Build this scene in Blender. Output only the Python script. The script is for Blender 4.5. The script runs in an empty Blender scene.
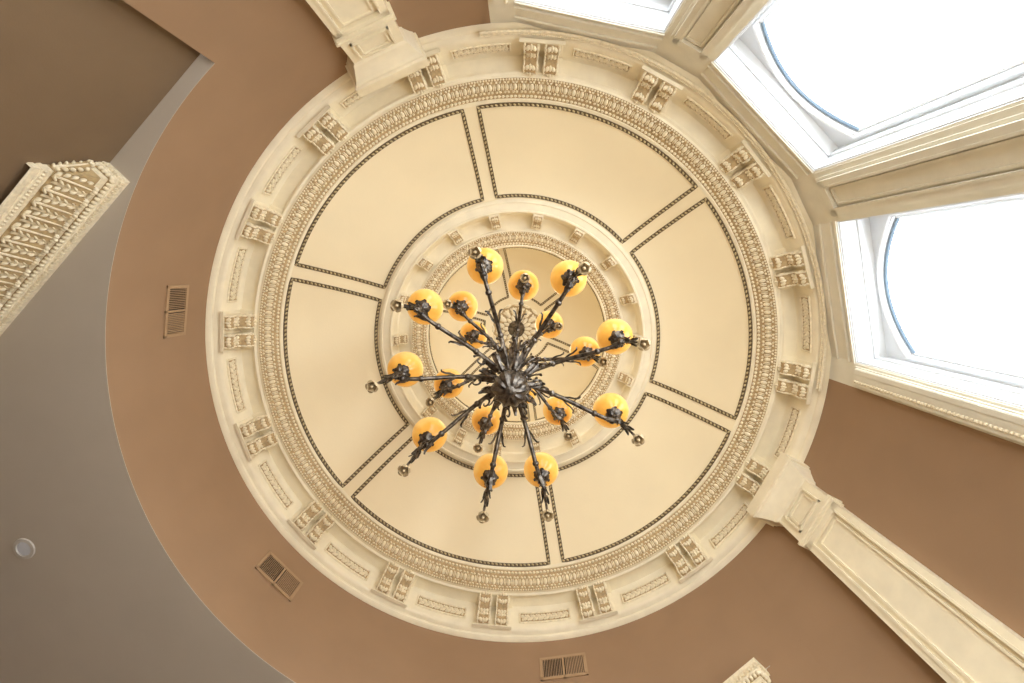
import bpy, bmesh, math, random
from mathutils import Vector, Matrix
random.seed(4)
C = bpy.context.scene.collection
R = math.radians
ZC = 1.5                      # eye height; all heights below are given above the eye
def V(*a): return Vector(a)
def lin(c): return tuple(((x/255)/12.92 if x/255 <= .04045 else ((x/255+.055)/1.055)**2.4) for x in c)+(1,)
try:
    bpy.context.scene.view_settings.view_transform = 'Standard'
except Exception: pass

# ------------------------------------------------------------------ materials
def mat(name, rgb, rough=.6, metal=0, var=.06, scale=6, bump=0.0, bscale=60, emit=None, estr=0, rgb2=None):
    m = bpy.data.materials.new(name); m.use_nodes = True
    nt = m.node_tree; b = nt.nodes['Principled BSDF']
    tc = nt.nodes.new('ShaderNodeTexCoord'); no = nt.nodes.new('ShaderNodeTexNoise')
    no.inputs['Scale'].default_value = scale; no.inputs['Detail'].default_value = 4
    nt.links.new(tc.outputs['Object'], no.inputs['Vector'])
    cr = nt.nodes.new('ShaderNodeValToRGB'); c = lin(rgb)
    cr.color_ramp.elements[0].position = .3; cr.color_ramp.elements[1].position = .7
    lo = lin(rgb2) if rgb2 else tuple(x*(1-var*2) for x in c[:3])+(1,)
    hi = c if rgb2 else tuple(min(1, x*(1+var)) for x in c[:3])+(1,)
    cr.color_ramp.elements[0].color = lo; cr.color_ramp.elements[1].color = hi
    nt.links.new(no.outputs['Fac'], cr.inputs['Fac']); nt.links.new(cr.outputs['Color'], b.inputs['Base Color'])
    b.inputs['Roughness'].default_value = rough; b.inputs['Metallic'].default_value = metal
    if bump:
        n2 = nt.nodes.new('ShaderNodeTexNoise'); n2.inputs['Scale'].default_value = bscale
        nt.links.new(tc.outputs['Object'], n2.inputs['Vector'])
        bp = nt.nodes.new('ShaderNodeBump'); bp.inputs['Strength'].default_value = bump; bp.inputs['Distance'].default_value = .01
        nt.links.new(n2.outputs['Fac'], bp.inputs['Height']); nt.links.new(bp.outputs['Normal'], b.inputs['Normal'])
    if emit:
        b.inputs['Emission Color'].default_value = lin(emit); b.inputs['Emission Strength'].default_value = estr
    return m
M = {}
M['dome'] = mat('dome_paint', (239,223,188), .5, var=.02, scale=1.2, bump=.08, bscale=40)
M['cream'] = mat('cream_trim', (239,227,199), .5, var=.04, scale=5, bump=.05)
M['cream2'] = mat('cream_ornament', (240,227,198), .5, var=.08, scale=30, bump=.1)
M['glaze'] = mat('antique_glaze', (186,160,118), .6, var=.15, scale=25)
M['glaze2'] = mat('light_antique_glaze', (188,164,122), .6, var=.12, scale=25)
M['dark_glaze'] = mat('dark_bead_glaze', (98,80,54), .55, var=.15, scale=30)
M['bead'] = mat('aged_bead', (196,178,136), .5, var=.25, scale=40)
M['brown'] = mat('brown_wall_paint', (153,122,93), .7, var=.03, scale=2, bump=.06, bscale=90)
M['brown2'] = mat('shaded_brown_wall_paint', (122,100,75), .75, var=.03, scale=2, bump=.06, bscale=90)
M['grey'] = mat('grey_ceiling_paint', (188,178,165), .8, var=.02, scale=2, bump=.05, bscale=90)
M['white'] = mat('white_window_paint', (232,235,238), .5, var=.02)
M['ivory'] = mat('ivory_pier_paint', (226,220,203), .5, var=.03, bump=.03)
M['blue'] = mat('blue_grey_frame', (128,150,170), .4, var=.05)
M['bronze'] = mat('dark_bronze', (132,122,110), .28, .75, var=.1, scale=22, bump=.3, bscale=50, rgb2=(46,41,40))
M['tip'] = mat('gilt_tip', (196,174,136), .4, .25, var=.25, scale=25)
M['floor'] = mat('floor_tile', (196,180,154), .4, var=.06, scale=1)
M['vent'] = mat('vent_metal', (172,142,110), .5, .1, var=.04)
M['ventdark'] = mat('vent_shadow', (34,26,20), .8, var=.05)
M['ring'] = mat('downlight_ring', (200,194,186), .6)
M['lens'] = mat('lamp_lens', (190,190,194), .3, emit=(220,225,235), estr=.08)
# amber glass: mottled, translucent, faint glow; bulb light painted in as a paler top
g = bpy.data.materials.new('amber_glass'); g.use_nodes = True; nt = g.node_tree; b = nt.nodes['Principled BSDF']; out = nt.nodes['Material Output']
tc = nt.nodes.new('ShaderNodeTexCoord'); sp = nt.nodes.new('ShaderNodeSeparateXYZ'); nt.links.new(tc.outputs['Generated'], sp.inputs[0])
no = nt.nodes.new('ShaderNodeTexNoise'); no.inputs['Scale'].default_value = 3.0; no.inputs['Detail'].default_value = 4; nt.links.new(tc.outputs['Object'], no.inputs['Vector'])
ad = nt.nodes.new('ShaderNodeMath'); ad.operation = 'MULTIPLY_ADD'; ad.inputs[1].default_value = .9; nt.links.new(no.outputs['Fac'], ad.inputs[0]); nt.links.new(sp.outputs['Z'], ad.inputs[2])
cr = nt.nodes.new('ShaderNodeValToRGB'); cr.color_ramp.elements[0].position = .38; cr.color_ramp.elements[1].position = .98
cr.color_ramp.elements[0].color = lin((196,132,50)); cr.color_ramp.elements[1].color = lin((255,226,150))
e_ = cr.color_ramp.elements.new(.64); e_.color = lin((236,184,88))
nt.links.new(ad.outputs[0], cr.inputs['Fac']); nt.links.new(cr.outputs['Color'], b.inputs['Base Color']); nt.links.new(cr.outputs['Color'], b.inputs['Emission Color'])
b.inputs['Emission Strength'].default_value = .36; b.inputs['Roughness'].default_value = .1
tl = nt.nodes.new('ShaderNodeBsdfTranslucent'); nt.links.new(cr.outputs['Color'], tl.inputs[0])
mx = nt.nodes.new('ShaderNodeMixShader'); mx.inputs[0].default_value = .22; nt.links.new(b.outputs[0], mx.inputs[1]); nt.links.new(tl.outputs[0], mx.inputs[2]); nt.links.new(mx.outputs[0], out.inputs[0])
M['amber'] = g
# clear window glass
g = bpy.data.materials.new('window_glass'); g.use_nodes = True; nt = g.node_tree; nt.nodes.clear()
o_ = nt.nodes.new('ShaderNodeOutputMaterial'); mx = nt.nodes.new('ShaderNodeMixShader'); tr = nt.nodes.new('ShaderNodeBsdfTransparent'); gl = nt.nodes.new('ShaderNodeBsdfGlossy')
gl.inputs['Roughness'].default_value = .05; mx.inputs[0].default_value = .04; tr.inputs[0].default_value = (.97,.985,1,1)
nt.links.new(tr.outputs[0], mx.inputs[1]); nt.links.new(gl.outputs[0], mx.inputs[2]); nt.links.new(mx.outputs[0], o_.inputs[0])
M['glass'] = g

# ------------------------------------------------------------------ mesh builder
def crom(pts, n=6):
    P = [Vector(p) for p in pts]; P = [P[0]*2-P[1]]+P+[P[-1]*2-P[-2]]; out = []
    for i in range(1, len(P)-2):
        a, b_, c, d = P[i-1:i+3]
        for k in range(n):
            t = k/n
            out.append(.5*((2*b_)+(c-a)*t+(2*a-5*b_+4*c-d)*t*t+(3*b_-a-3*c+d)*t**3))
    out.append(P[-2].copy()); return out
class MB:
    def __init__(s): s.v = []; s.f = []; s.m = []
    def add(s, vs, fs, mi=0):
        o = len(s.v); s.v += [tuple(v) for v in vs]; s.f += [tuple(i+o for i in f) for f in fs]; s.m += [mi]*len(fs)
    def ell(s, c, ax, ay, az, mi=0, nu=8, nv=5):
        c = Vector(c); ax, ay, az = Vector(ax), Vector(ay), Vector(az)
        vs = [c-az]
        for j in range(1, nv):
            ph = -math.pi/2+math.pi*j/nv
            for i in range(nu):
                t = 2*math.pi*i/nu
                vs.append(c+ax*(math.cos(t)*math.cos(ph))+ay*(math.sin(t)*math.cos(ph))+az*math.sin(ph))
        vs.append(c+az); fs = []; L = len(vs)-1
        for i in range(nu):
            k = (i+1) % nu
            fs.append((0, 1+k, 1+i)); fs.append((L, L-nu+i, L-nu+k))
            for j in range(nv-2):
                a = 1+j*nu; fs.append((a+i, a+k, a+nu+k, a+nu+i))
        s.add(vs, fs, mi)
    def sph(s, c, r, mi=0, nu=16, nv=10): s.ell(c, (r,0,0), (0,r,0), (0,0,r), mi, nu, nv)
    def box(s, c, ax, ay, az, mi=0):
        c = Vector(c); ax, ay, az = Vector(ax), Vector(ay), Vector(az)
        vs = [c+ax*i+ay*j+az*k for i in (-1,1) for j in (-1,1) for k in (-1,1)]
        s.add(vs, [(0,1,3,2),(4,6,7,5),(0,4,5,1),(2,3,7,6),(0,2,6,4),(1,5,7,3)], mi)
    def bx(s, x0, x1, y0, y1, z0, z1, mi=0):
        s.box(((x0+x1)/2, (y0+y1)/2, (z0+z1)/2), ((x1-x0)/2,0,0), (0,(y1-y0)/2,0), (0,0,(z1-z0)/2), mi)
    def tube(s, pts, rad, n=8, mi=0, closed=False):
        P = [Vector(p) for p in pts]; N = len(P); vs = []
        rad = rad if isinstance(rad, (list, tuple)) else [rad]*N
        up = None
        for i in range(N):
            if closed: t = P[(i+1) % N]-P[i-1]
            else: t = P[min(i+1, N-1)]-P[max(i-1, 0)]
            if t.length < 1e-9: t = V(0,0,1)
            t.normalize()
            if up is None:
                up = V(0,0,1) if abs(t.z) < .9 else V(1,0,0)
            u = (up-t*up.dot(t))
            if u.length < 1e-6: u = t.orthogonal()
            u.normalize(); w = t.cross(u); up = u
            for k in range(n):
                a = 2*math.pi*k/n; vs.append(P[i]+(u*math.cos(a)+w*math.sin(a))*rad[i])
        fs = []
        for i in range(N if closed else N-1):
            j = (i+1) % N
            for k in range(n):
                l = (k+1) % n; fs.append((i*n+k, i*n+l, j*n+l, j*n+k))
        if not closed: fs.append(tuple(range(n))[::-1]); fs.append(tuple((N-1)*n+k for k in range(n)))
        s.add(vs, fs, mi)
    def lathe(s, prof, n=24, mi=0, c=(0,0), flute=0, nf=12):
        vs = []; fs = []
        for (r, z) in prof:
            for k in range(n):
                a = 2*math.pi*k/n; rr = r*(1+flute*abs(math.sin(a*nf/2))); vs.append((c[0]+rr*math.cos(a), c[1]+rr*math.sin(a), z))
        for i in range(len(prof)-1):
            for k in range(n):
                l = (k+1) % n; fs.append((i*n+k, i*n+l, (i+1)*n+l, (i+1)*n+k))
        s.add(vs, fs, mi)
    def rev(s, prof, a0, a1, n, mi=0, z=ZC):
        full = abs(a1-a0) >= 359.99; cols = n if full else n+1; vs = []; fs = []; L = len(prof)
        for i in range(cols):
            a = R(a0+(a1-a0)*i/n)
            for (r, h) in prof: vs.append((r*math.cos(a), r*math.sin(a), h+z))
        for i in range(n):
            j = (i+1) % cols
            for k in range(L-1): fs.append((i*L+k, j*L+k, j*L+k+1, i*L+k+1))
        s.add(vs, fs, mi)
    def prism(s, poly, y0, y1, mi=0):           # polygon in x,z swept in y
        n = len(poly); vs = [(x, y0, z) for x, z in poly]+[(x, y1, z) for x, z in poly]
        fs = [tuple(range(n)), tuple(range(n, 2*n))[::-1]]+[(i, (i+1) % n, n+(i+1) % n, n+i) for i in range(n)]
        s.add(vs, fs, mi)
    def blade(s, pts, side, widths, thick, mi=0, curl=0):
        P = [Vector(p) for p in pts]; N = len(P); vs = []; fs = []; side = Vector(side).normalized()
        for i in range(N):
            t = (P[min(i+1, N-1)]-P[max(i-1, 0)]).normalized(); nn = t.cross(side).normalized(); w = widths[i]
            vs += [P[i]-side*w+nn*curl*w, P[i]+nn*thick, P[i]+side*w+nn*curl*w, P[i]-nn*thick*.6]
        for i in range(N-1):
            for k in range(4):
                l = (k+1) % 4; fs.append((i*4+k, i*4+l, i*4+4+l, i*4+4+k))
        fs += [(0,1,2,3), tuple((N-1)*4+k for k in (3,2,1,0))]
        s.add(vs, fs, mi)
    def build(s, name, mats, parent=None, sharp=35, smooth=True):
        me = bpy.data.meshes.new(name); me.from_pydata(s.v, [], s.f)
        if not isinstance(mats, (list, tuple)): mats = [mats]
        for m in mats: me.materials.append(M[m])
        me.polygons.foreach_set('material_index', s.m)
        bm = bmesh.new(); bm.from_mesh(me); bmesh.ops.recalc_face_normals(bm, faces=bm.faces); bm.to_mesh(me); bm.free()
        if smooth:
            me.polygons.foreach_set('use_smooth', [True]*len(me.polygons))
            try: me.set_sharp_from_angle(angle=R(sharp))
            except Exception: pass
        me.update()
        o = bpy.data.objects.new(name, me); C.objects.link(o)
        if parent: o.parent = parent
        return o
def tag(o, label, cat, group=None):
    o['label'] = label; o['category'] = cat
    if group: o['group'] = group
    return o
def struct(o, label=None, cat=None):
    o['kind'] = 'structure'
    if label: o['label'] = label
    if cat: o['category'] = cat
    return o
def thing(name, label, cat, loc=(0,0,0), rz=0, group=None):
    o = bpy.data.objects.new(name, None); C.objects.link(o); o.location = loc; o.rotation_euler = (0,0,rz)
    o.empty_display_size = .1
    return tag(o, label, cat, group)
def copy_tree(o, parent=None):
    kids = list(o.children); c = o.copy(); C.objects.link(c); c.parent = parent
    for k in kids: copy_tree(k, c)
    return c
def pol(r, a, h): return V(r*math.cos(R(a)), r*math.sin(R(a)), h+ZC)

# ------------------------------------------------------------------ room shell
RW = 3.63; HC = 4.31
def wall_arc(mb, a0, a1, h0, h1, n, r=RW, th=.12, mi=0):
    mb.rev([(r, h0), (r, h1), (r+th, h1), (r+th, h0), (r, h0)], a0, a1, n, mi)
    for a in (a0, a1):
        mb.add([pol(r, a, h0), pol(r, a, h1), pol(r+th, a, h1), pol(r+th, a, h0)], [(0,1,2,3)], mi)
w = MB(); wall_arc(w, 42, 228, HC+.003, 5.84, 96); struct(w.build('wall_drum', 'brown'), 'brown curved drum wall under the big cornice', 'wall')
w = MB(); wall_arc(w, 3.6, 42, -ZC, 5.84, 24); struct(w.build('wall_right', 'brown'), 'brown curved wall beside the right pilaster', 'wall')
w = MB(); wall_arc(w, 228, 266, -ZC, 5.84, 24); struct(w.build('wall_upper', 'brown'), 'brown curved wall beside the upper left pilaster', 'wall')
# flat grey ceiling with round opening
K = 5.31; KR = RW*(math.cos(R(42))+math.sin(R(42)))+.001; SMAX = 7.5
def outer(a):
    c, s = math.cos(R(a)), math.sin(R(a)); t = 1e9
    kk = KR if c+s > 0 else K
    if abs(c+s) > 1e-6: t = min(t, kk/abs(c+s))
    q = (-c+s)/math.sqrt(2)
    if q > 1e-6: t = min(t, SMAX/q)
    return max(t, RW)
m = MB(); angs = [48+180*i/180 for i in range(181)]; vs = []; fs = []
for a in angs:
    t = outer(a)
    vs += [pol(RW-.001, a, HC), pol(t, a, HC), pol(t, a, HC+.12), pol(RW-.001, a, HC+.005)]
for i in range(len(angs)-1):
    fs += [(i*4, i*4+4, i*4+5, i*4+1), (i*4, i*4+3, i*4+7, i*4+4)]
m.add(vs, fs); struct(m.build('ceiling', 'grey', smooth=False), 'flat grey ceiling around the round opening', 'ceiling')
d45 = V(-1,1,0)/math.sqrt(2)
def flatwall(name, p0, p1, h0, h1, matn, outn, label):
    mb = MB(); p0 = Vector(p0); p1 = Vector(p1); c = (p0+p1)/2; c.z = ZC+(h0+h1)/2
    outn = Vector(outn).normalized()
    mb.box(c+outn*.06, (p1-p0)/2, outn*.06, (0,0,(h1-h0)/2))
    return struct(mb.build(name, matn, smooth=False), label, 'wall')
e1 = V(math.cos(R(228)), math.sin(R(228)), 0)*outer(228); e2 = V(math.cos(R(42)), math.sin(R(42)), 0)*outer(42)
L1 = e1+d45*((SMAX-e1.dot(d45))); L2 = e2+d45*(SMAX-e2.dot(d45))
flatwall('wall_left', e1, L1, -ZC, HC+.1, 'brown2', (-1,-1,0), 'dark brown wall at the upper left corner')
flatwall('wall_lower', e2, L2, -ZC, HC+.002, 'brown', (1,1,0), 'brown wall at the lower right')
flatwall('wall_back', L1, L2, -ZC, HC+.1, 'brown', d45, 'far brown wall')
m = MB(); fp = [L1, e1]+[V(4.3*math.cos(R(a)), 4.3*math.sin(R(a)), 0) for a in range(232, 400, 6)]+[e2, L2]
m.add(fp+[p-V(0,0,.1) for p in fp], [tuple(range(len(fp))), tuple(range(len(fp), 2*len(fp)))]); struct(m.build('floor', 'floor', smooth=False), 'pale tiled floor', 'floor')

# ------------------------------------------------------------------ dome shells
def dome1(s): return (3.05-1.03*s, 6.43+.83*(1-(1-s)**1.6))
def dome2(s):
    t = s*math.pi/2; return (1.38*math.cos(t), 7.69+1.2*math.sin(t))
m = MB(); m.rev([dome1(i/24) for i in range(25)], 0, 360, 144); DOME = struct(m.build('ceiling_dome', 'dome'), 'cream dome ring divided into six beaded panels', 'ceiling')
m = MB(); m.rev([dome2(i/24) for i in range(25)], 0, 360, 96); DOME2 = struct(m.build('ceiling_inner_dome', 'dome'), 'small cream inner dome above the chandelier', 'ceiling')
# big cornice
m = MB(); m.rev([(3.64,5.725),(3.60,5.73),(3.575,5.75),(3.57,5.775),(3.535,5.785),(3.51,5.80),(3.50,5.82),(3.50,6.17),(3.48,6.20),(3.33,6.205),(3.315,6.17),(3.29,6.16),(3.265,6.175),(3.25,6.17),(3.235,6.17)], 0, 360, 180)
m.rev([(3.085,6.40),(3.07,6.395),(3.055,6.41),(3.045,6.44)], 0, 360, 180)
CORN = struct(m.build('trim_1', 'cream', sharp=40), 'large round cream cornice at the foot of the dome', 'cornice')
def band_frame(a, p0, p1, s):
    ra = V(math.cos(R(a)), math.sin(R(a)), 0); T = V(-ra.y, ra.x, 0)
    A = ra*(p1[0]-p0[0])+V(0,0,p1[1]-p0[1]); c = ra*(p0[0]+(p1[0]-p0[0])*s)+V(0,0,p0[1]+(p1[1]-p0[1])*s+ZC)
    A.normalize(); N = (T.cross(A)).normalized()
    if N.dot(-ra*.5-V(0,0,1)) < 0: N = -N
    return c, T, A, N
def ornate(p0, p1, cnt, name, parent, w):
    mb = MB(); mb.rev([p0, p1], 0, 360, 180, 0)
    for i in range(cnt):
        a = 360*i/cnt; sp = 2*math.pi*(p0[0]+p1[0])/2/cnt
        c, T, A, N = band_frame(a, p0, p1, .42)
        mb.ell(c, T*sp*.28, A*w*.17, N*.030, 1)                     # egg
        for sg in (-1, 1):
            c2 = c+T*sg*sp*.40+A*w*.02
            mb.ell(c2, T*sp*.10-A*w*.02*sg, A*w*.19, N*.024, 1, 6, 4)
            c3 = c+T*sg*sp*.20+A*w*.24; mb.ell(c3, T*sp*.18+A*w*.03*sg, A*w*.055-T*sp*.05*sg, N*.02, 1, 6, 4)
            c4 = c+T*sg*sp*.20-A*w*.23; mb.ell(c4, T*sp*.16-A*w*.03*sg, A*w*.045+T*sp*.05*sg, N*.02, 1, 6, 4)
        for q in range(3):
            aa = a+360/cnt*q/3
            c, T, A, N = band_frame(aa, p0, p1, .06); mb.ell(c, T*sp*.14, A*w*.05, N*.02, 1, 6, 4)
            if q < 2:
                c, T, A, N = band_frame(a+180/cnt*q, p0, p1, .89); mb.ell(c, T*sp*.22, A*w*.075, N*.02, 1, 6, 4)
    o = mb.build(name, ['glaze', 'cream2'], parent); return o
ornate((3.235,6.17), (3.085,6.40), 200, 'egg_and_dart_band', CORN, .275)
# bead ring and round fillet under the cornice above the windows
m = MB()
for i in range(270):
    a = -96+102*i/270; c = pol(3.525, a, 5.745); m.ell(c, (.019,0,0), (0,.019,0), (0,0,.019), 0, 7, 5)
m.tube([pol(3.535, -96+102*i/60, 5.705) for i in range(61)], .016, 8, 0)
m.build('bead_row', 'cream2', CORN)
# carved frieze panels
def frieze_panel():
    mb = MB(); r = 3.497; a1 = 5.4
    mb.rev([(r-.004,5.90), (r-.004,6.08)], -a1, a1, 10, 0)
    path = []
    for i in range(13): path.append(pol(r-.008, -a1+2*a1*i/12, 5.90))
    for i in range(13): path.append(pol(r-.008, a1-2*a1*i/12, 6.08))
    mb.tube(path, .013, 6, 1, closed=True)
    n = 17
    for i in range(n):
        a = -a1+.7+(2*a1-1.4)*i/(n-1); ra = V(math.cos(R(a)), math.sin(R(a)), 0); T = V(-ra.y, ra.x, 0)
        c = pol(r-.010, a, 5.99+.018*(-1)**i)
        mb.ell(c, T*.028+V(0,0,.016*(-1)**i), V(0,0,.034), ra*.016, 1, 8, 4)
        mb.ell(pol(r-.010, a, 5.99-.04*(-1)**i), T*.016, V(0,0,.016), ra*.012, 1, 6, 4)
    return mb
fp0 = None
for k in range(16):
    a = 5+11.25+22.5*k
    if fp0 is None: fp0 = frieze_panel().build('frieze_panel', ['glaze', 'cream2'], CORN); o = fp0
    else: o = fp0.copy(); C.objects.link(o); o.parent = CORN
    o.rotation_euler = (0,0,R(a))

# beaded outlines of the dome panels
def normal_on(domef, s, a):
    p0, p1 = domef(max(0, s-.02)), domef(min(1, s+.02)); return band_frame(a, p0, p1, .5)[3]
def beading(domef, half, s0, s1, name, parent, sc, a0, step, ncol):
    mb = MB(); pts = []
    r0, h0 = domef(s0); r1, h1 = domef(s1)
    A0 = math.degrees(math.asin(half/r0)); A1 = math.degrees(math.asin(half/r1))
    n = 60
    for i in range(n): a = a0+A0+(step-2*A0)*i/n; pts.append((r0, h0, a, s0))
    for i in range(24):
        s = s0+(s1-s0)*i/24; r, h = domef(s); pts.append((r, h, a0+step-math.degrees(math.asin(half/r)), s))
    for i in range(n): a = a0+step-A1-(step-2*A1)*i/n; pts.append((r1, h1, a, s1))
    for i in range(24):
        s = s1-(s1-s0)*i/24; r, h = domef(s); pts.append((r, h, a0+math.degrees(math.asin(half/r)), s))
    P = []
    for r, h, a, s in pts:
        N = normal_on(domef, s, a); P.append((pol(r, a, h)+N*.004*sc, N))
    L = len(P)
    vs = []; fs = []
    for i in range(L):
        p, N = P[i]; t = (P[(i+1) % L][0]-P[i-1][0]).normalized(); sd = t.cross(N).normalized()
        vs += [p-sd*.027*sc-N*.01, p-sd*.022*sc+N*.008*sc, p+sd*.022*sc+N*.008*sc, p+sd*.027*sc-N*.01]
    for i in range(L):
        j = (i+1) % L
        for k in range(3): fs.append((i*4+k, j*4+k, j*4+k+1, i*4+k+1))
    mb.add(vs, fs, 0)
    d = .056*sc; acc = 0
    for i in range(L):
        p, N = P[i]; q, N2 = P[(i+1) % L]; seg = (q-p).length; t = (q-p).normalized(); sd = t.cross(N)
        while acc < seg:
            c = p+t*acc+N*.008*sc; mb.ell(c, t*.020*sc+sd*.008*sc, sd*.016*sc, N*.014*sc, 1, 6, 4); acc += d
        acc -= seg
    return mb.build(name, ['dark_glaze', 'bead'], parent)
for k in range(6):
    beading(dome1, .10, .015, .955, 'panel_beading', DOME, 1.0, 79.5+60*k, 60, 0)
    beading(dome2, .055, .03, .72, 'panel_beading', DOME2, .75, 79.5+60*k, 60, 0)

# inner ring cornice
m = MB(); m.rev([(2.03,7.28),(2.02,7.24),(2.00,7.225),(1.97,7.225),(1.96,7.24),(1.93,7.245),(1.87,7.245),(1.86,7.23),(1.84,7.23),(1.83,7.25),(1.83,7.53),(1.81,7.55),(1.63,7.55),(1.62,7.52),(1.59,7.51)], 0, 360, 144)
m.rev([(1.41,7.675),(1.39,7.67),(1.38,7.68),(1.375,7.70)], 0, 360, 144)
RING = struct(m.build('trim_2', 'cream', sharp=40), 'smaller cream cornice ring around the inner dome', 'cornice')
ornate((1.59,7.51), (1.41,7.675), 100, 'egg_and_dart_band', RING, .244)

# ------------------------------------------------------------------ scroll brackets
def console(w=.15, s=1.0, y=0):
    mb = MB(); pr = [(0,0),(-.03,-.01),(-.07,0),(-.10,.03),(-.105,.07),(-.085,.10),(-.07,.13),(-.08,.17),(-.12,.205),(-.175,.235),(-.215,.275),(-.215,.325),(-.185,.36),(0,.36)]
    pr = [(x*s, z*s) for x, z in pr]; mb.prism(pr, y-w/2*s, y+w/2*s, 0)
    front = pr[1:13]
    for i in range(len(front)-1):
        (x0, z0), (x1, z1) = front[i], front[i+1]; mb.add([(x0-.003,y-w*.40*s,z0), (x0-.003,y+w*.40*s,z0), (x1-.003,y+w*.40*s,z1), (x1-.003,y-w*.40*s,z1)], [(0,1,2,3)], 1)
    def fr(f):
        x = f*(len(front)-1); i = min(int(x), len(front)-2); q = x-i
        p = V(front[i][0]*(1-q)+front[i+1][0]*q, y, front[i][1]*(1-q)+front[i+1][1]*q); t = V(front[i+1][0]-front[i][0], 0, front[i+1][1]-front[i][1]).normalized()
        nn = V(-t.z, 0, t.x)
        if nn.dot(V(-1,0,-.6)) < 0: nn = -nn
        return p, t, nn
    for sg in (-1, 1):
        for i in range(len(front)-1):
            (x0, z0), (x1, z1) = front[i], front[i+1]; t = V(x1-x0, 0, z1-z0); mb.ell(V((x0+x1)/2, y+sg*w*.44*s, (z0+z1)/2), t*.6, (0,.013*s,0), t.normalized().cross(V(0,1,0))*.016*s, 0, 6, 4)
    for f in (.10,.32,.54,.74,.92):                                 # leaf lobes and rib
        p, t, nn = fr(f); mb.ell(p+nn*.008*s, t*.036*s, (0,.018*s,0), nn*.030*s, 0, 8, 5)
        for sg in (-1, 1):
            mb.ell(p+V(0,sg*w*.21*s,0)+nn*.006*s+t*.008*s, t*.028*s+V(0,sg*.014*s,0), V(0,.021*s,0)-t*sg*.009*s, nn*.024*s, 0, 8, 5)
    for sg in (-1, 1):                                              # volute eyes on the cheeks
        for (x, z, r) in ((-.06,.045,.034), (-.15,.29,.055)):
            ring = [V(x*s+r*s*math.cos(q*.7)*(1-q/16), y+sg*(w/2*s+.003), z*s+r*s*math.sin(q*.7)*(1-q/16)) for q in range(14)]
            mb.tube(ring, .008*s, 5, 0)
    return mb
def clock(a):
    hh = ((a+90) % 360)/30; q = round(hh*4)/4; base = int(q) % 12; fr = q-int(q)
    nm = ['twelve','one','two','three','four','five','six','seven','eight','nine','ten','eleven']
    if fr == 0: return nm[base]+" o'clock"
    return {.25:'quarter past ', .5:'half past ', .75:'quarter to '}[fr]+(nm[base] if fr < .7 else nm[(base+1) % 12])
def bracket_pair():
    t = thing('scroll_bracket', '', 'bracket', (0,0,0), 0, 'double scroll brackets on the big cornice')
    mb = MB(); mb.bx(-.014,.0,-.235,.235,-.02,.385); mb.bx(-.04,0,-.25,.25,-.035,-.01); mb.build('backplate', 'cream', t, smooth=False)
    for sg in (-1, 1): console(.165, 1, sg*.115).build('scroll', ['cream2', 'glaze'], t, sharp=50)
    mb = MB(); mb.bx(-.225,0,-.24,.24,.362,.376); mb.bx(-.235,0,-.25,.25,.376,.388); mb.build('abacus', 'cream', t, smooth=False)
    return t
p0 = bracket_pair()
for k in range(16):
    a = 5+22.5*k; o = p0 if k == 0 else copy_tree(p0)
    o.location = pol(3.49, a, 5.81); o.rotation_euler = (0,0,R(a))
    extra = {1: ', by the right pilaster', 11: ', by the upper left pilaster'}.get(k, '')
    o['label'] = 'double scroll bracket on the big cornice at '+clock(a)+extra
def small_bracket():
    t = thing('small_bracket', '', 'bracket', (0,0,0), 0, 'small scroll brackets on the inner ring')
    mb = MB(); mb.bx(-.008,.0,-.085,.085,-.01,.285); mb.build('backplate', 'cream', t, smooth=False)
    console(.19, .76, 0).build('scroll', ['cream2', 'glaze'], t, sharp=50)
    return t
p1 = small_bracket()
for k in range(18):
    a = 20*k; o = p1 if k == 0 else copy_tree(p1)
    o.location = pol(1.828, a, 7.26); o.rotation_euler = (0,0,R(a))
    o['label'] = 'small carved bracket on the inner ring at '+clock(a)

# medallion
md = thing('ceiling_medallion', 'carved cream ceiling medallion at the top of the inner dome', 'medallion', (0,0,8.86+ZC))
mb = MB(); mb.lathe([(.001,-.02),(.38,-.02),(.42,-.035),(.46,-.02),(.47,.02),(.001,.02)], 48, 0); mb.build('disc', 'glaze2', md)
mb = MB()
for k in range(16):
    a = 2*math.pi*k/16; d = V(math.cos(a), math.sin(a), 0); t = V(-d.y, d.x, 0)
    mb.ell(d*.19+V(0,0,-.03), d*.075, t*.034, (0,0,.03), 0, 8, 5)
    mb.ell(d*.43+V(0,0,-.035), d*.03, t*.07, (0,0,.02), 0, 6, 4)
    a += math.pi/16; d = V(math.cos(a), math.sin(a), 0); t = V(-d.y, d.x, 0)
    mb.ell(d*.31+V(0,0,-.035), d*.085, t*.045, (0,0,.03), 0, 8, 5)
    for sg in (-1, 1): mb.ell(d*.35+t*sg*.035+V(0,0,-.03), d*.03+t*sg*.02, t*.018-d*sg*.01, (0,0,.025), 0, 6, 4)
mb.build('leaf_rosette', 'cream2', md)

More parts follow.
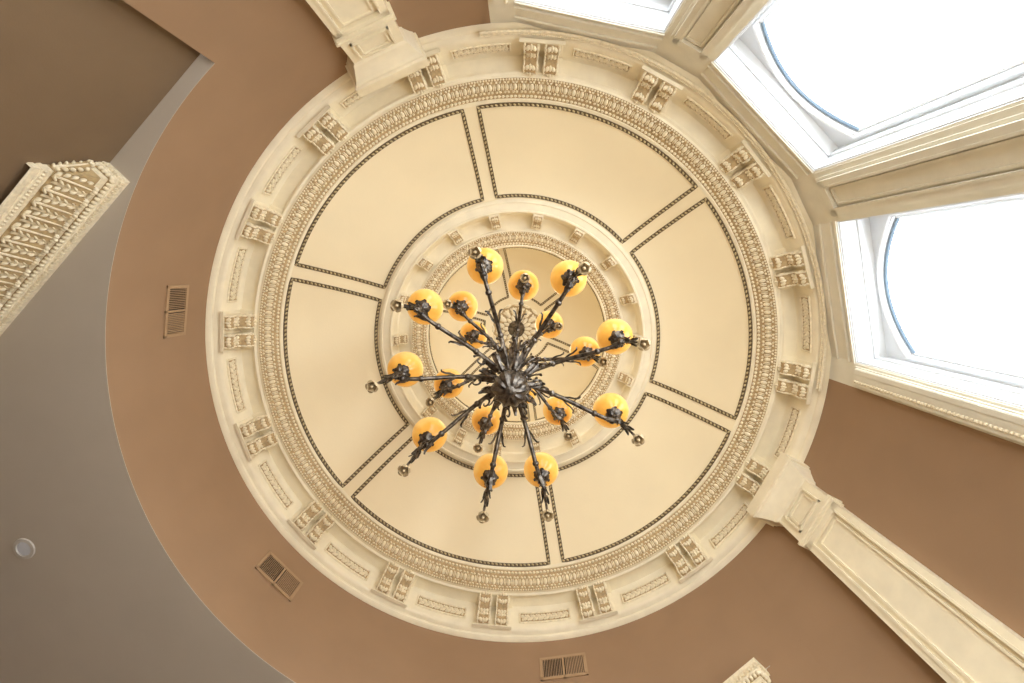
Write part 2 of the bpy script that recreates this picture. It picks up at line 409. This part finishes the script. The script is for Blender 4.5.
# ------------------------------------------------------------------ windows
WIN = [(-12.5, 'lower right'), (-45.3, 'middle'), (-77.9, 'top')]
HW = 11.9
HH = 5.30; SILL = -.7
dch = RW*math.cos(R(HW)); wch = RW*math.sin(R(HW))
nm = ['white arched window on the right, nearest the right pilaster', 'white arched window at the upper right, middle of the three', 'white arched window at the top edge, partly out of view']
for i, (a, _) in enumerate(WIN):
    root = bpy.data.objects.new('window_%d' % (i+1), None); C.objects.link(root); root.location = (dch*math.cos(R(a)), dch*math.sin(R(a)), ZC); root.rotation_euler = (0,0,R(a)); struct(root, nm[i], 'window')
    D = .32; mb = MB()
    mb.bx(0,D,-wch-.05,-wch,SILL,HH); mb.bx(0,D,wch,wch+.05,SILL,HH); mb.bx(0,D,-wch-.05,wch+.05,HH,HH+.05); mb.bx(0,D,-wch-.05,wch+.05,SILL-.05,SILL)
    for (x0, x1, t_) in ((.015,.045,.012), (.19,.23,.02)):
        mb.bx(x0,x1,-wch,-wch+t_,SILL,HH); mb.bx(x0,x1,wch-t_,wch,SILL,HH); mb.bx(x0,x1,-wch,wch,HH-t_,HH)
    mb.build('reveal', 'white', root, smooth=False)
    ow = .69; sp = 4.98; rise = .27; mb = MB(); n = 24
    arch = [(ow*(1-2*q/n), sp+rise*(1-(1-2*q/n)**2)) for q in range(n+1)]
    for x in (D, D+.07):
        vs = []; fs = []
        for (y, z) in arch: vs += [(x, y, z), (x, y, HH+.05)]
        for q in range(n): fs.append((2*q, 2*q+1, 2*q+3, 2*q+2))
        mb.add(vs, fs)
    vs = []
    for (y, z) in arch: vs += [(D, y, z), (D+.07, y, z)]
    mb.add(vs, [(2*q, 2*q+1, 2*q+3, 2*q+2) for q in range(n)])
    for sg in (-1, 1): mb.bx(D, D+.07, min(sg*ow, sg*(wch+.05)), max(sg*ow, sg*(wch+.05)), SILL-.05, HH+.05)
    mb.build('arched_surround', 'white', root)
    def loop(o, x, legs=True):
        A = [V(x, (ow-o)*(1-2*q/n), sp-o+rise*(1-(1-2*q/n)**2)) for q in range(n+1)]
        return [V(x, (ow-o), SILL)]+A+[V(x, -(ow-o), SILL)] if legs else A
    mb = MB(); mb.tube(loop(.014, D+.045, False), .017, 8, 0); mb.build('window_frame', 'blue', root)
    mb = MB(); mb.tube(loop(-.02, D-.005), .018, 6, 0); mb.tube(loop(.045, D+.08), .024, 4, 0)
    for sg in (-1, 1): mb.tube([V(D+.04, sg*(ow-.012), SILL), V(D+.04, sg*(ow-.012), sp)], .012, 6, 0)
    mb.build('sash', 'white', root)
    mb = MB()
    vs = []
    for (y, z) in arch: vs += [(D+.085, y, z), (D+.085, y, SILL)]
    mb.add(vs, [(2*q, 2*q+1, 2*q+3, 2*q+2) for q in range(n)]); mb.build('pane', 'glass', root, smooth=False)
# solid wall above, below and between windows
mb = MB()
for a, _ in WIN:
    wall_arc(mb, a-HW, a+HW, HH, 5.84, 1, th=.05); wall_arc(mb, a-HW, a+HW, -ZC, SILL, 1, th=.3)
edges = [(-.6,3.6), (-33.4,-24.4), (-66,-57.2), (-94,-89.8)]
for a0, a1 in edges: wall_arc(mb, a0, a1, -ZC, 5.84, 1, th=.5)
struct(mb.build('wall_window', 'ivory', smooth=False), 'ivory wall holding the three windows', 'wall')
# head mouldings
mb = MB()
for a, _ in WIN:
    n = V(math.cos(R(a)), math.sin(R(a)), 0); t = V(-n.y, n.x, 0)
    for (hh, pr, th) in ((5.325,.016,.016), (5.40,.024,.012), (5.60,.02,.010)):
        mb.box(n*(dch-pr/2)+V(0,0,ZC+hh), n*pr/2, t*(wch+.01), (0,0,th))
struct(mb.build('trim_3', 'ivory', smooth=False), 'straight ivory head mouldings above the windows', 'trim')

def rect_frame(mb, x, y0, y1, z0, z1, r=.012, mi=0):
    mb.bx(x-r, x+r, y0, y0+.022, z0, z1, mi); mb.bx(x-r, x+r, y1-.022, y1, z0, z1, mi)
    mb.bx(x-r, x+r, y0, y1, z0, z0+.022, mi); mb.bx(x-r, x+r, y0, y1, z1-.022, z1, mi)
def sroot(name, label, cat, loc, rz):
    o = bpy.data.objects.new(name, None); C.objects.link(o); o.location = loc; o.rotation_euler = (0,0,rz); return struct(o, label, cat)
def pier(name, a, half, label):
    r = RW*math.cos(R(half)); root = sroot(name, label, 'pier', (r*math.cos(R(a)), r*math.sin(R(a)), 0), R(a))
    w_ = RW*math.sin(R(half))
    mb = MB(); mb.bx(-.02,0,-w_*.93,w_*.93,0,ZC+5.29)
    if w_ > .2:                                                     # stepped pier with a sunk panel
        mb.bx(-.05,-.02,-w_*.76,w_*.76,0,ZC+5.25)
        for sg in (-1, 1): mb.bx(-.085,-.05,min(sg*w_*.66,sg*w_*.44),max(sg*w_*.66,sg*w_*.44),0,ZC+5.20)
        mb.bx(-.085,-.05,-w_*.66,w_*.66,ZC+5.10,ZC+5.20)
    else:
        mb.bx(-.05,-.02,-w_*.76,w_*.76,0,ZC+5.25); mb.bx(-.08,-.05,-w_*.66,w_*.66,0,ZC+5.20)
    mb.build('shaft', 'ivory', root, smooth=False)
    mb = MB()
    if w_ > .2:
        yy = w_*.46; rect_frame(mb, -.082, -yy, yy, ZC+.2, ZC+5.12, .012); rect_frame(mb, -.058, -yy+.04, yy-.04, ZC+.24, ZC+5.07, .012)
        mb.build('panel_moulding', 'ivory', root, smooth=False)
    else:
        for q in range(2): mb.bx(-.09+.006*q, -.04, -w_*.6+q*.05, -w_*.25+q*.05, ZC, ZC+5.18)
        mb.build('panel_moulding', 'ivory', root, smooth=False)
        mb = MB()
        for q in range(70): mb.ell((-.083, w_*.35, ZC+2.4+q*.04), (.016,0,0), (0,.018,0), (0,0,.016), 0, 6, 4)
        mb.build('bead_row', 'cream2', root)
    return root
pier('trim_6', -28.9, 4.5, 'panelled ivory pier between the right and middle windows')
pier('trim_7', -61.6, 4.4, 'panelled ivory pier between the middle and top windows')
pier('trim_8', 1.5, 2.1, 'narrow ivory window casing with bead row beside the brown wall on the right')
pier('trim_9', -91.9, 2.1, 'narrow ivory window casing left of the top window')

# ------------------------------------------------------------------ pilasters
def pilaster(name, a, label):
    root = sroot(name, label, 'pilaster', (RW*math.cos(R(a)), RW*math.sin(R(a)), 0), R(a))
    mb = MB(); mb.bx(-.11,.02,-.27,.27,0,ZC+4.9)
    for sg in (-1, 1): mb.bx(-.135,-.11,min(sg*.27,sg*.20),max(sg*.27,sg*.20),0,ZC+4.9)
    mb.bx(-.135,-.11,-.27,.27,ZC+4.80,ZC+4.9)
    mb.build('shaft', 'cream', root, smooth=False)
    mb = MB(); rect_frame(mb, -.132, -.215, .215, ZC+.4, ZC+4.815, .014); rect_frame(mb, -.114, -.16, .16, ZC+.44, ZC+4.76, .012); mb.build('shaft_moulding', 'cream', root, smooth=False)
    mb = MB()
    mb.bx(-.15,.02,-.29,.29,ZC+4.88,ZC+4.92); mb.bx(-.165,.02,-.305,.305,ZC+4.92,ZC+4.95)
    mb.bx(-.145,.02,-.28,.28,ZC+4.95,ZC+5.38); rect_frame(mb, -.152, -.20, .20, ZC+5.02, ZC+5.33, .018); rect_frame(mb, -.148, -.155, .155, ZC+5.065, ZC+5.285, .011)
    mb.build('capital_block', 'cream', root, smooth=False)
    mb = MB()
    prof = [(.145,.28,5.38),(.17,.305,5.40),(.18,.31,5.43),(.20,.33,5.47),(.24,.36,5.53),(.27,.385,5.56),(.275,.39,5.59),(.30,.41,5.59),(.305,.415,5.66),(.305,.415,5.76)]
    vs = []; fs = []
    for d, hw, h in prof: vs += [(.02,-hw,ZC+h), (-d,-hw,ZC+h), (-d,hw,ZC+h), (.02,hw,ZC+h)]
    for i in range(len(prof)-1):
        for k in range(3): fs.append((i*4+k, i*4+k+1, i*4+5+k, i*4+4+k))
    L = (len(prof)-1)*4; fs += [(L,L+1,L+2,L+3), (0,1,2,3)]
    mb.add(vs, fs); mb.build('capital', 'cream', root, smooth=False)
    return root
pilaster('trim_10', 26.6, 'cream panelled pilaster with moulded capital at the lower right')
pilaster('trim_11', -113.0, 'cream panelled pilaster with moulded capital at the upper left of the cornice')

# ------------------------------------------------------------------ acanthus crowns under the flat ceiling
def crown(name, base, n, s0, s1, label, b0=.045):
    base = Vector(base); n = Vector(n).normalized()
    prof = [(0,3.70),(.012,3.71),(.018,3.74),(.012,3.76),(.02,3.765),(.03,3.79),(.022,3.815),(.028,3.84),(.045,3.93),(.085,4.04),(.115,4.12),(.125,4.13),(.13,4.17),(.15,4.20),(.165,4.21),(.17,4.27),(.178,4.29),(.18,HC-.002)]
    mb = MB(); vs = []
    def P(s, o, h): q = base+d45*s+n*o; q.z = ZC+h; return q
    for o, h in prof: vs += [P(s0-o, 0, h), P(s0-o, b0+o, h), P(s1, b0+o, h)]
    for i in range(len(prof)-1):
        mi = 0 if i in (7,8,9,12) else 1
        mb.add(vs[i*3:i*3+6], [(0,1,4,3), (1,2,5,4)], mi)
    up = V(0,0,1)
    def leaf(c, t, out, alt, e=1.0):
        sl = (out*.097+up*.29).normalized(); nn = (out*.29-up*.097).normalized()
        def on(f, y=0): return c+t*y*e+out*(b0+.027+.097*f)+up*(ZC+3.84+.29*f)
        if alt:                                                     # tall acanthus leaf: rounded lobes fanning off a rib
            mb.blade([on(0)+nn*.004, on(.25)+nn*.010, on(.5)+nn*.014, on(.75)+nn*.022, on(.92)+nn*.040], t, [.030*e,.042*e,.048*e,.046*e,.036*e], .010, 0, curl=-.2)
            mb.tube([on(f)+nn*(.020+.022*f) for f in (.02,.3,.6,.88)], [.012,.010,.008,.006], 5, 1)
            for (f, y, ln, tl) in ((.08,.024,.026,1.2),(.25,.036,.027,1.0),(.42,.044,.028,.9),(.60,.048,.027,.8),(.78,.046,.024,.6)):
                for sg in (-1, 1):
                    ax = (sl+t*sg*tl).normalized(); bx_ = ax.cross(nn); mb.ell(on(f, sg*y)+nn*.018, ax*ln*e, bx_*.0120, nn*.020, 1, 8, 5)
            for sg in (-1, 0, 1): mb.ell(on(.93, sg*.024)+nn*(.052-.010*abs(sg)), t*.018*e, sl*.020, nn*.024, 1, 8, 5)
        else:                                                       # water leaf between, with a bud
            mb.blade([on(.1)+nn*.002, on(.5)+nn*.006, on(.75)+nn*.010, on(.95)+nn*.014], t, [.010,.020,.028,.026], .012, 1)
            mb.ell(on(.95)+nn*.022, t*.024, sl*.016, nn*.016, 1, 8, 4)
    def rng(a, b, d):
        while a < b: yield a; a += d
    for k, x in enumerate(rng(s0-.005, s1, .066)): leaf(base+d45*x, d45, n, k % 2 == 0)
    for x in rng(s0-.13, s1, .040): mb.ell(base+d45*x+n*(b0+.150)+up*(4.185+ZC), d45*.018, n*.02, up*.024, 1, 8, 5)
    for x in rng(s0-.15, s1, .037): mb.box(base+d45*x+n*(b0+.175)+up*(4.245+ZC), d45*.010, n*.010, up*.020, 1)
    for x in rng(s0-.01, s1, .034): mb.ell(base+d45*x+n*(b0+.026)+up*(3.79+ZC), d45*.014, n*.012, up*.017, 1, 7, 5)
    # the short return at the end
    leaf(base+d45*(s0+b0)+n*(b0*.5+.025), n, -d45, True, .75)
    for x in rng(.02, b0+.15, .040): mb.ell(base+d45*(s0-.150)+n*x+up*(4.185+ZC), n*.018, d45*.02, up*.024, 1, 8, 5)
    for x in rng(.02, b0+.17, .037): mb.box(base+d45*(s0-.175)+n*x+up*(4.245+ZC), n*.010, d45*.010, up*.020, 1)
    return struct(mb.build(name, ['glaze2', 'cream2'], None, sharp=60), label, 'cornice')
crown('trim_4', (-K/2,-K/2,0), (1,1,0), 1.22, 6.5, 'carved acanthus crown moulding on the left under the grey ceiling')
crown('trim_5', (KR/2,KR/2,0), (-1,-1,0), .42, 4.5, 'carved acanthus crown end at the bottom right edge', .0)

# ------------------------------------------------------------------ vents and downlight
def vent(a, h, label):
    root = thing('air_vent', label, 'vent', (RW*math.cos(R(a)), RW*math.sin(R(a)), ZC+h), R(a), 'air vents in the brown drum wall')
    W, H_ = .275, .165
    mb = MB(); mb.bx(-.022,.012,-W,-W+.03,-H_,H_); mb.bx(-.022,.012,W-.03,W,-H_,H_); mb.bx(-.022,.012,-W,W,-H_,-H_+.035); mb.bx(-.022,.012,-W,W,H_-.035,H_); mb.bx(-.022,.01,-.012,.012,-H_,H_)
    mb.build('frame', 'vent', root, smooth=False)
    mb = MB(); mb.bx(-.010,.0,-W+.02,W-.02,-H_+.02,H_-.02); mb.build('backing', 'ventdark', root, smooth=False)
    for sg in (-1, 1):
        mb = MB()
        for q in range(12):
            y = sg*(.02+.019*q+.01); mb.box((-.016, y, 0), (.005,.002,0), (-.0018,.0028 if sg > 0 else .0046,0), (0,0,H_-.035))
        mb.build('louvre', 'vent', root, smooth=False)
    return root
vent(189.6, 5.2, 'brown louvred air vent on the left side of the drum wall')
vent(137.9, 5.23, 'brown louvred air vent at the lower left of the drum wall')
vent(81, 5.28, 'brown louvred air vent at the bottom of the drum wall')
dl = thing('downlight', 'small round pale downlight in the grey ceiling at the left edge', 'ceiling light', (-4.61,1.57,ZC+HC))
mb = MB(); mb.lathe([(.068,.0),(.072,-.014),(.10,-.012),(.105,0)], 40); mb.build('trim_ring', 'ring', dl)
mb = MB(); mb.lathe([(.001,-.006),(.05,-.006),(.070,-.002)], 40); mb.build('lens', 'lens', dl)

# ------------------------------------------------------------------ chandelier
CH = thing('chandelier', 'large dark bronze chandelier with three tiers of amber glass globes', 'chandelier', (-.02,0,ZC+4.2))
def Hh(h): return h-4.2
mb = MB()
mb.lathe([(.001,Hh(4.08)),(.03,Hh(4.085)),(.05,Hh(4.105)),(.045,Hh(4.12)),(.08,Hh(4.14)),(.125,Hh(4.18)),(.145,Hh(4.24)),(.14,Hh(4.31)),(.105,Hh(4.37)),(.07,Hh(4.42)),(.06,Hh(4.50)),(.06,Hh(4.56))], 48, 0, flute=.08, nf=16)
for k in range(10):
    a = 2*math.pi*k/10; d = V(math.cos(a), math.sin(a), 0)
    mb.blade([d*.05+V(0,0,Hh(4.115)), d*.09+V(0,0,Hh(4.125)), d*.14+V(0,0,Hh(4.17)), d*.165+V(0,0,Hh(4.23)), d*.175+V(0,0,Hh(4.215))], V(-d.y,d.x,0), [.010,.026,.030,.024,.010], .012, 0, curl=.3)
for k in range(20):
    a = 2*math.pi*k/20; mb.sph((.158*math.cos(a), .158*math.sin(a), Hh(4.30)), .014, 0, 8, 5)
mb.build('bottom_boss', 'bronze', CH)
mb = MB()
mb.lathe([(.05,Hh(4.54)),(.06,Hh(4.60)),(.10,Hh(4.68)),(.11,Hh(4.78)),(.08,Hh(4.88)),(.04,Hh(4.96)),(.036,Hh(5.25)),(.05,Hh(5.32)),(.085,Hh(5.42)),(.085,Hh(5.52)),(.05,Hh(5.62)),(.028,Hh(5.72)),(.026,Hh(6.1)),(.05,Hh(6.18)),(.075,Hh(6.26)),(.065,Hh(6.36)),(.03,Hh(6.45)),(.02,Hh(6.6)),(.02,Hh(6.75)),(.001,Hh(6.76))], 32, 0, flute=.05, nf=12)
mb.build('central_stem', 'bronze', CH)
mb = MB(); z = 6.74; k = 0
while z < 8.78:
    ax = V(1,0,0) if k % 2 else V(0,1,0)
    mb.tube([ax*.022*math.cos(2*math.pi*q/12)+V(0,0,Hh(z)+.04*math.sin(2*math.pi*q/12)) for q in range(12)], .006, 6, 0, closed=True); z += .062; k += 1
mb.build('chain', 'bronze', CH)
mb = MB(); mb.lathe([(.001,Hh(8.70)),(.03,Hh(8.71)),(.04,Hh(8.74)),(.12,Hh(8.78)),(.15,Hh(8.81)),(.15,Hh(8.83))], 24); mb.build('canopy', 'bronze', CH)
def scroll_pts(c, r0, turns, dirn):
    out = []
    for q in range(18):
        t = q/17; rr = r0*(1-.75*t); a = dirn*turns*2*math.pi*t; out.append(V(c[0]+rr*math.cos(a), 0, c[1]+rr*math.sin(a)))
    return out
def make_arm(path, rg, hg, sc=1.0):
    """arm in the local x,z plane; rg,hg = globe centre"""
    mb = MB(); pts = crom([(r, 0, Hh(h)) for r, h in path], 8); n = len(pts)
    mb.tube(pts, [(.024-.008*i/n)*sc for i in range(n)], 8)
    for f in (.16,.3,.5,.66,.8):
        p = pts[int(f*(n-1))]; mb.sph(p, .032*sc, 0, 10, 6)
    for f0, ln, wd, rots in ((.12,.20,.040,(0,1,2,3)), (.36,.15,.030,(1,3)), (.60,.12,.024,(0,2))):
        i0 = int(f0*(n-1)); p = pts[i0]; t = (pts[i0+1]-pts[i0]).normalized(); up = V(-t.z, 0, t.x)
        for rot in rots:
            q = math.pi/2*rot+.4; out = up*math.cos(q)+V(0,1,0)*math.sin(q); side = t.cross(out); L = ln*sc
            mb.blade([p+out*.018, p+t*L*.3+out*.034*sc, p+t*L*.6+out*.045*sc, p+t*L*.85+out*.066*sc, p+t*L*.88+out*.09*sc], side, [.012*sc,wd*sc*.75,wd*sc*.6,wd*sc*.55,.012], .008, 0, curl=-.25)
    # C scrolls under the arm, leaning sideways so they read from below
    def lean(P, c, k): return [V(p.x, (p.z-c)*k, p.z) for p in P]
    a = pts[int(.25*(n-1))]; mb.tube(lean(scroll_pts((a.x, a.z-.07*sc), .07*sc, 1.1, 1), a.z, .5), [.014*sc*(1-.5*q/17) for q in range(18)], 6)
    a = pts[int(.82*(n-1))]; mb.tube(scroll_pts((a.x+.01, a.z-.05*sc), .045*sc, 1.3, 1), [.010*sc]*18, 6)
    arm = mb.build('arm', 'bronze', CH, sharp=50)
    gr = .182
    zb = Hh(hg)-gr+.01
    mb = MB(); mb.ell((rg, 0, Hh(hg)), (gr,0,0), (0,gr,0), (0,0,gr*.97), 0, 32, 20); mb.build('globe', 'amber', arm)
    mb = MB(); mb.lathe([(.001,zb-.08),(.018,zb-.075),(.026,zb-.05),(.02,zb-.04),(.033,zb-.028),(.056,zb-.01),(.074,zb+.014),(.070,zb+.018),(.03,zb+.005)], 24, 0, (rg, 0), flute=.1, nf=8)
    for k in range(6):
        q = 2*math.pi*k/6+.3; d = V(math.cos(q), math.sin(q), 0); c = V(rg,0,zb)
        mb.blade([c+d*.02+V(0,0,-.05), c+d*.042+V(0,0,-.045), c+d*.062+V(0,0,-.025), c+d*.080+V(0,0,.001), c+d*.090+V(0,0,-.006)], V(-d.y,d.x,0), [.010,.018,.022,.018,.012], .006, 0, curl=.2)
    mb.build('cup', 'bronze', arm)
    # pendant leaf drop with pale tip
    mb = MB(); c = V(rg+.01,0,zb-.06); dn = V(.20,0,-1).normalized(); L = .50*sc
    mb.tube([c+dn*L*q/8 for q in range(9)], [.018,.026,.015,.02,.013,.016,.011,.013,.010], 8)
    for ring_, ln in ((.0,.13), (.13,.12), (.25,.10)):
        for k in range(3):
            q = math.pi*2/3*k+ring_*6; e1_ = V(1,0,.2).normalized(); o_ = e1_*math.cos(q)+V(0,1,0)*math.sin(q); p = c+dn*ring_*sc
            mb.blade([p, p+dn*ln*.35+o_*.024, p+dn*ln*.7+o_*.030, p+dn*ln+o_*.042], dn.cross(o_), [.008,.020,.018,.008], .007, 0)
    mb.build('leaf_drop', 'bronze', arm)
    mb = MB(); e = c+dn*L
    for k in range(5):                                              # small flared flower
        q = 2*math.pi*k/5; d = V(math.cos(q), math.sin(q), 0)
        mb.blade([e+d*.006+V(0,0,.03), e+d*.020+V(0,0,-.01), e+d*.026+V(0,0,-.05), e+d*.042*sc+V(0,0,-.08), e+d*.056*sc+V(0,0,-.07)], V(-d.y,d.x,0), [.008,.014,.020,.028,.018], .008, 0)
    mb.ell(e+V(0,0,-.05), (.020,0,0), (0,.020,0), (0,0,.045), 0, 8, 6)
    mb.build('flower_tip', 'tip', arm, sharp=60)
    return arm
def tier(path, rg, hg, angs, sc):
    a = make_arm(path, rg, hg, sc)
    for k, an in enumerate(angs):
        o = a if k == 0 else copy_tree(a, CH)
        o.rotation_euler = (0,0,R(an))
tier([(.05,4.50),(.20,4.66),(.50,4.68),(.84,4.56),(1.03,4.55),(1.09,4.66),(1.09,4.76)], 1.09, 5.00, [22,74,102,142,181,217,256,301,341], 1.0)
tier([(.05,5.36),(.18,5.50),(.42,5.54),(.66,5.46),(.80,5.48),(.85,5.58),(.85,5.66)], .85, 5.90, [-4,51,113,157,225,278], .9)
tier([(.03,6.02),(.12,6.14),(.26,6.16),(.42,6.08),(.52,6.06),(.56,6.12),(.56,6.18)], .56, 6.42, [-36,78,200], .8)
mb = MB()                                                          # hub scrolls between the lower arms
for k in range(9):
    a = R(42+40*k); d = V(math.cos(a), math.sin(a), 0)
    pts = [d*p.x+V(0,0,p.z) for p in crom([(.06,0,Hh(4.46)), (.13,0,Hh(4.40)), (.22,0,Hh(4.43)), (.28,0,Hh(4.52)), (.26,0,Hh(4.60)), (.21,0,Hh(4.57)), (.22,0,Hh(4.53))], 4)]
    mb.tube(pts, [.016-.006*i/len(pts) for i in range(len(pts))], 6)
    mb.blade([d*.09+V(0,0,Hh(4.38)), d*.15+V(0,0,Hh(4.37)), d*.22+V(0,0,Hh(4.40)), d*.28+V(0,0,Hh(4.47)), d*.31+V(0,0,Hh(4.45))], V(-d.y,d.x,0), [.012,.024,.020,.018,.010], .009, 0, curl=.3)
mb.build('hub_scrolls', 'bronze', CH, sharp=50)

# ------------------------------------------------------------------ light
wd = bpy.data.worlds.new('sky'); bpy.context.scene.world = wd; wd.use_nodes = True
bg = wd.node_tree.nodes['Background']; bg.inputs[0].default_value = (.92,.965,1,1); bg.inputs[1].default_value = 7.2
for a, _ in WIN:
    l = bpy.data.lights.new('window_portal', 'AREA'); l.shape = 'RECTANGLE'; l.size = 1.5; l.size_y = 6
    try: l.cycles.is_portal = True
    except Exception: pass
    o = bpy.data.objects.new('window_portal', l); C.objects.link(o); r = dch+.50
    n = V(math.cos(R(a)), math.sin(R(a)), 0); o.location = n*r+V(0,0,ZC+2.3)
    o.rotation_euler = (-n).to_track_quat('-Z', 'Z').to_euler()
def area(name, loc, d, size, power, col):
    l = bpy.data.lights.new(name, 'AREA'); l.shape = 'DISK'; l.size = size; l.energy = power; l.color = col
    o = bpy.data.objects.new(name, l); C.objects.link(o); o.location = loc; o.rotation_euler = Vector(d).to_track_quat('-Z', 'Y').to_euler()
area('added_floor_fill', (1.2,-1.2,.3), (-.12,.12,1), 2.8, 112, (1,.86,.64))  # added fill lamp standing in for floor bounce, no fixture here
l = bpy.data.lights.new('added_dome_glow', 'POINT'); l.energy = 20; l.color = (1,.84,.58); l.shadow_soft_size = .35  # added lamp to brighten the inner dome, standing for the top tier's bulbs
o = bpy.data.objects.new('added_dome_glow', l); C.objects.link(o); o.location = (.12,-.1,ZC+7.0)

# ------------------------------------------------------------------ camera
cam = bpy.data.cameras.new('camera'); co = bpy.data.objects.new('camera', cam); C.objects.link(co)
cam.lens = 36*500/1024; cam.sensor_width = 36; cam.sensor_fit = 'HORIZONTAL'; cam.clip_start = .05
F = V(-.02,.139,1).normalized(); Rt = (V(1,0,0)-F*F.x).normalized(); Dn = F.cross(Rt)
mt = Matrix((( Rt.x, -Dn.x, -F.x, .08), (Rt.y, -Dn.y, -F.y, -1.0), (Rt.z, -Dn.z, -F.z, ZC), (0,0,0,1)))
co.matrix_world = mt
bpy.context.scene.camera = co
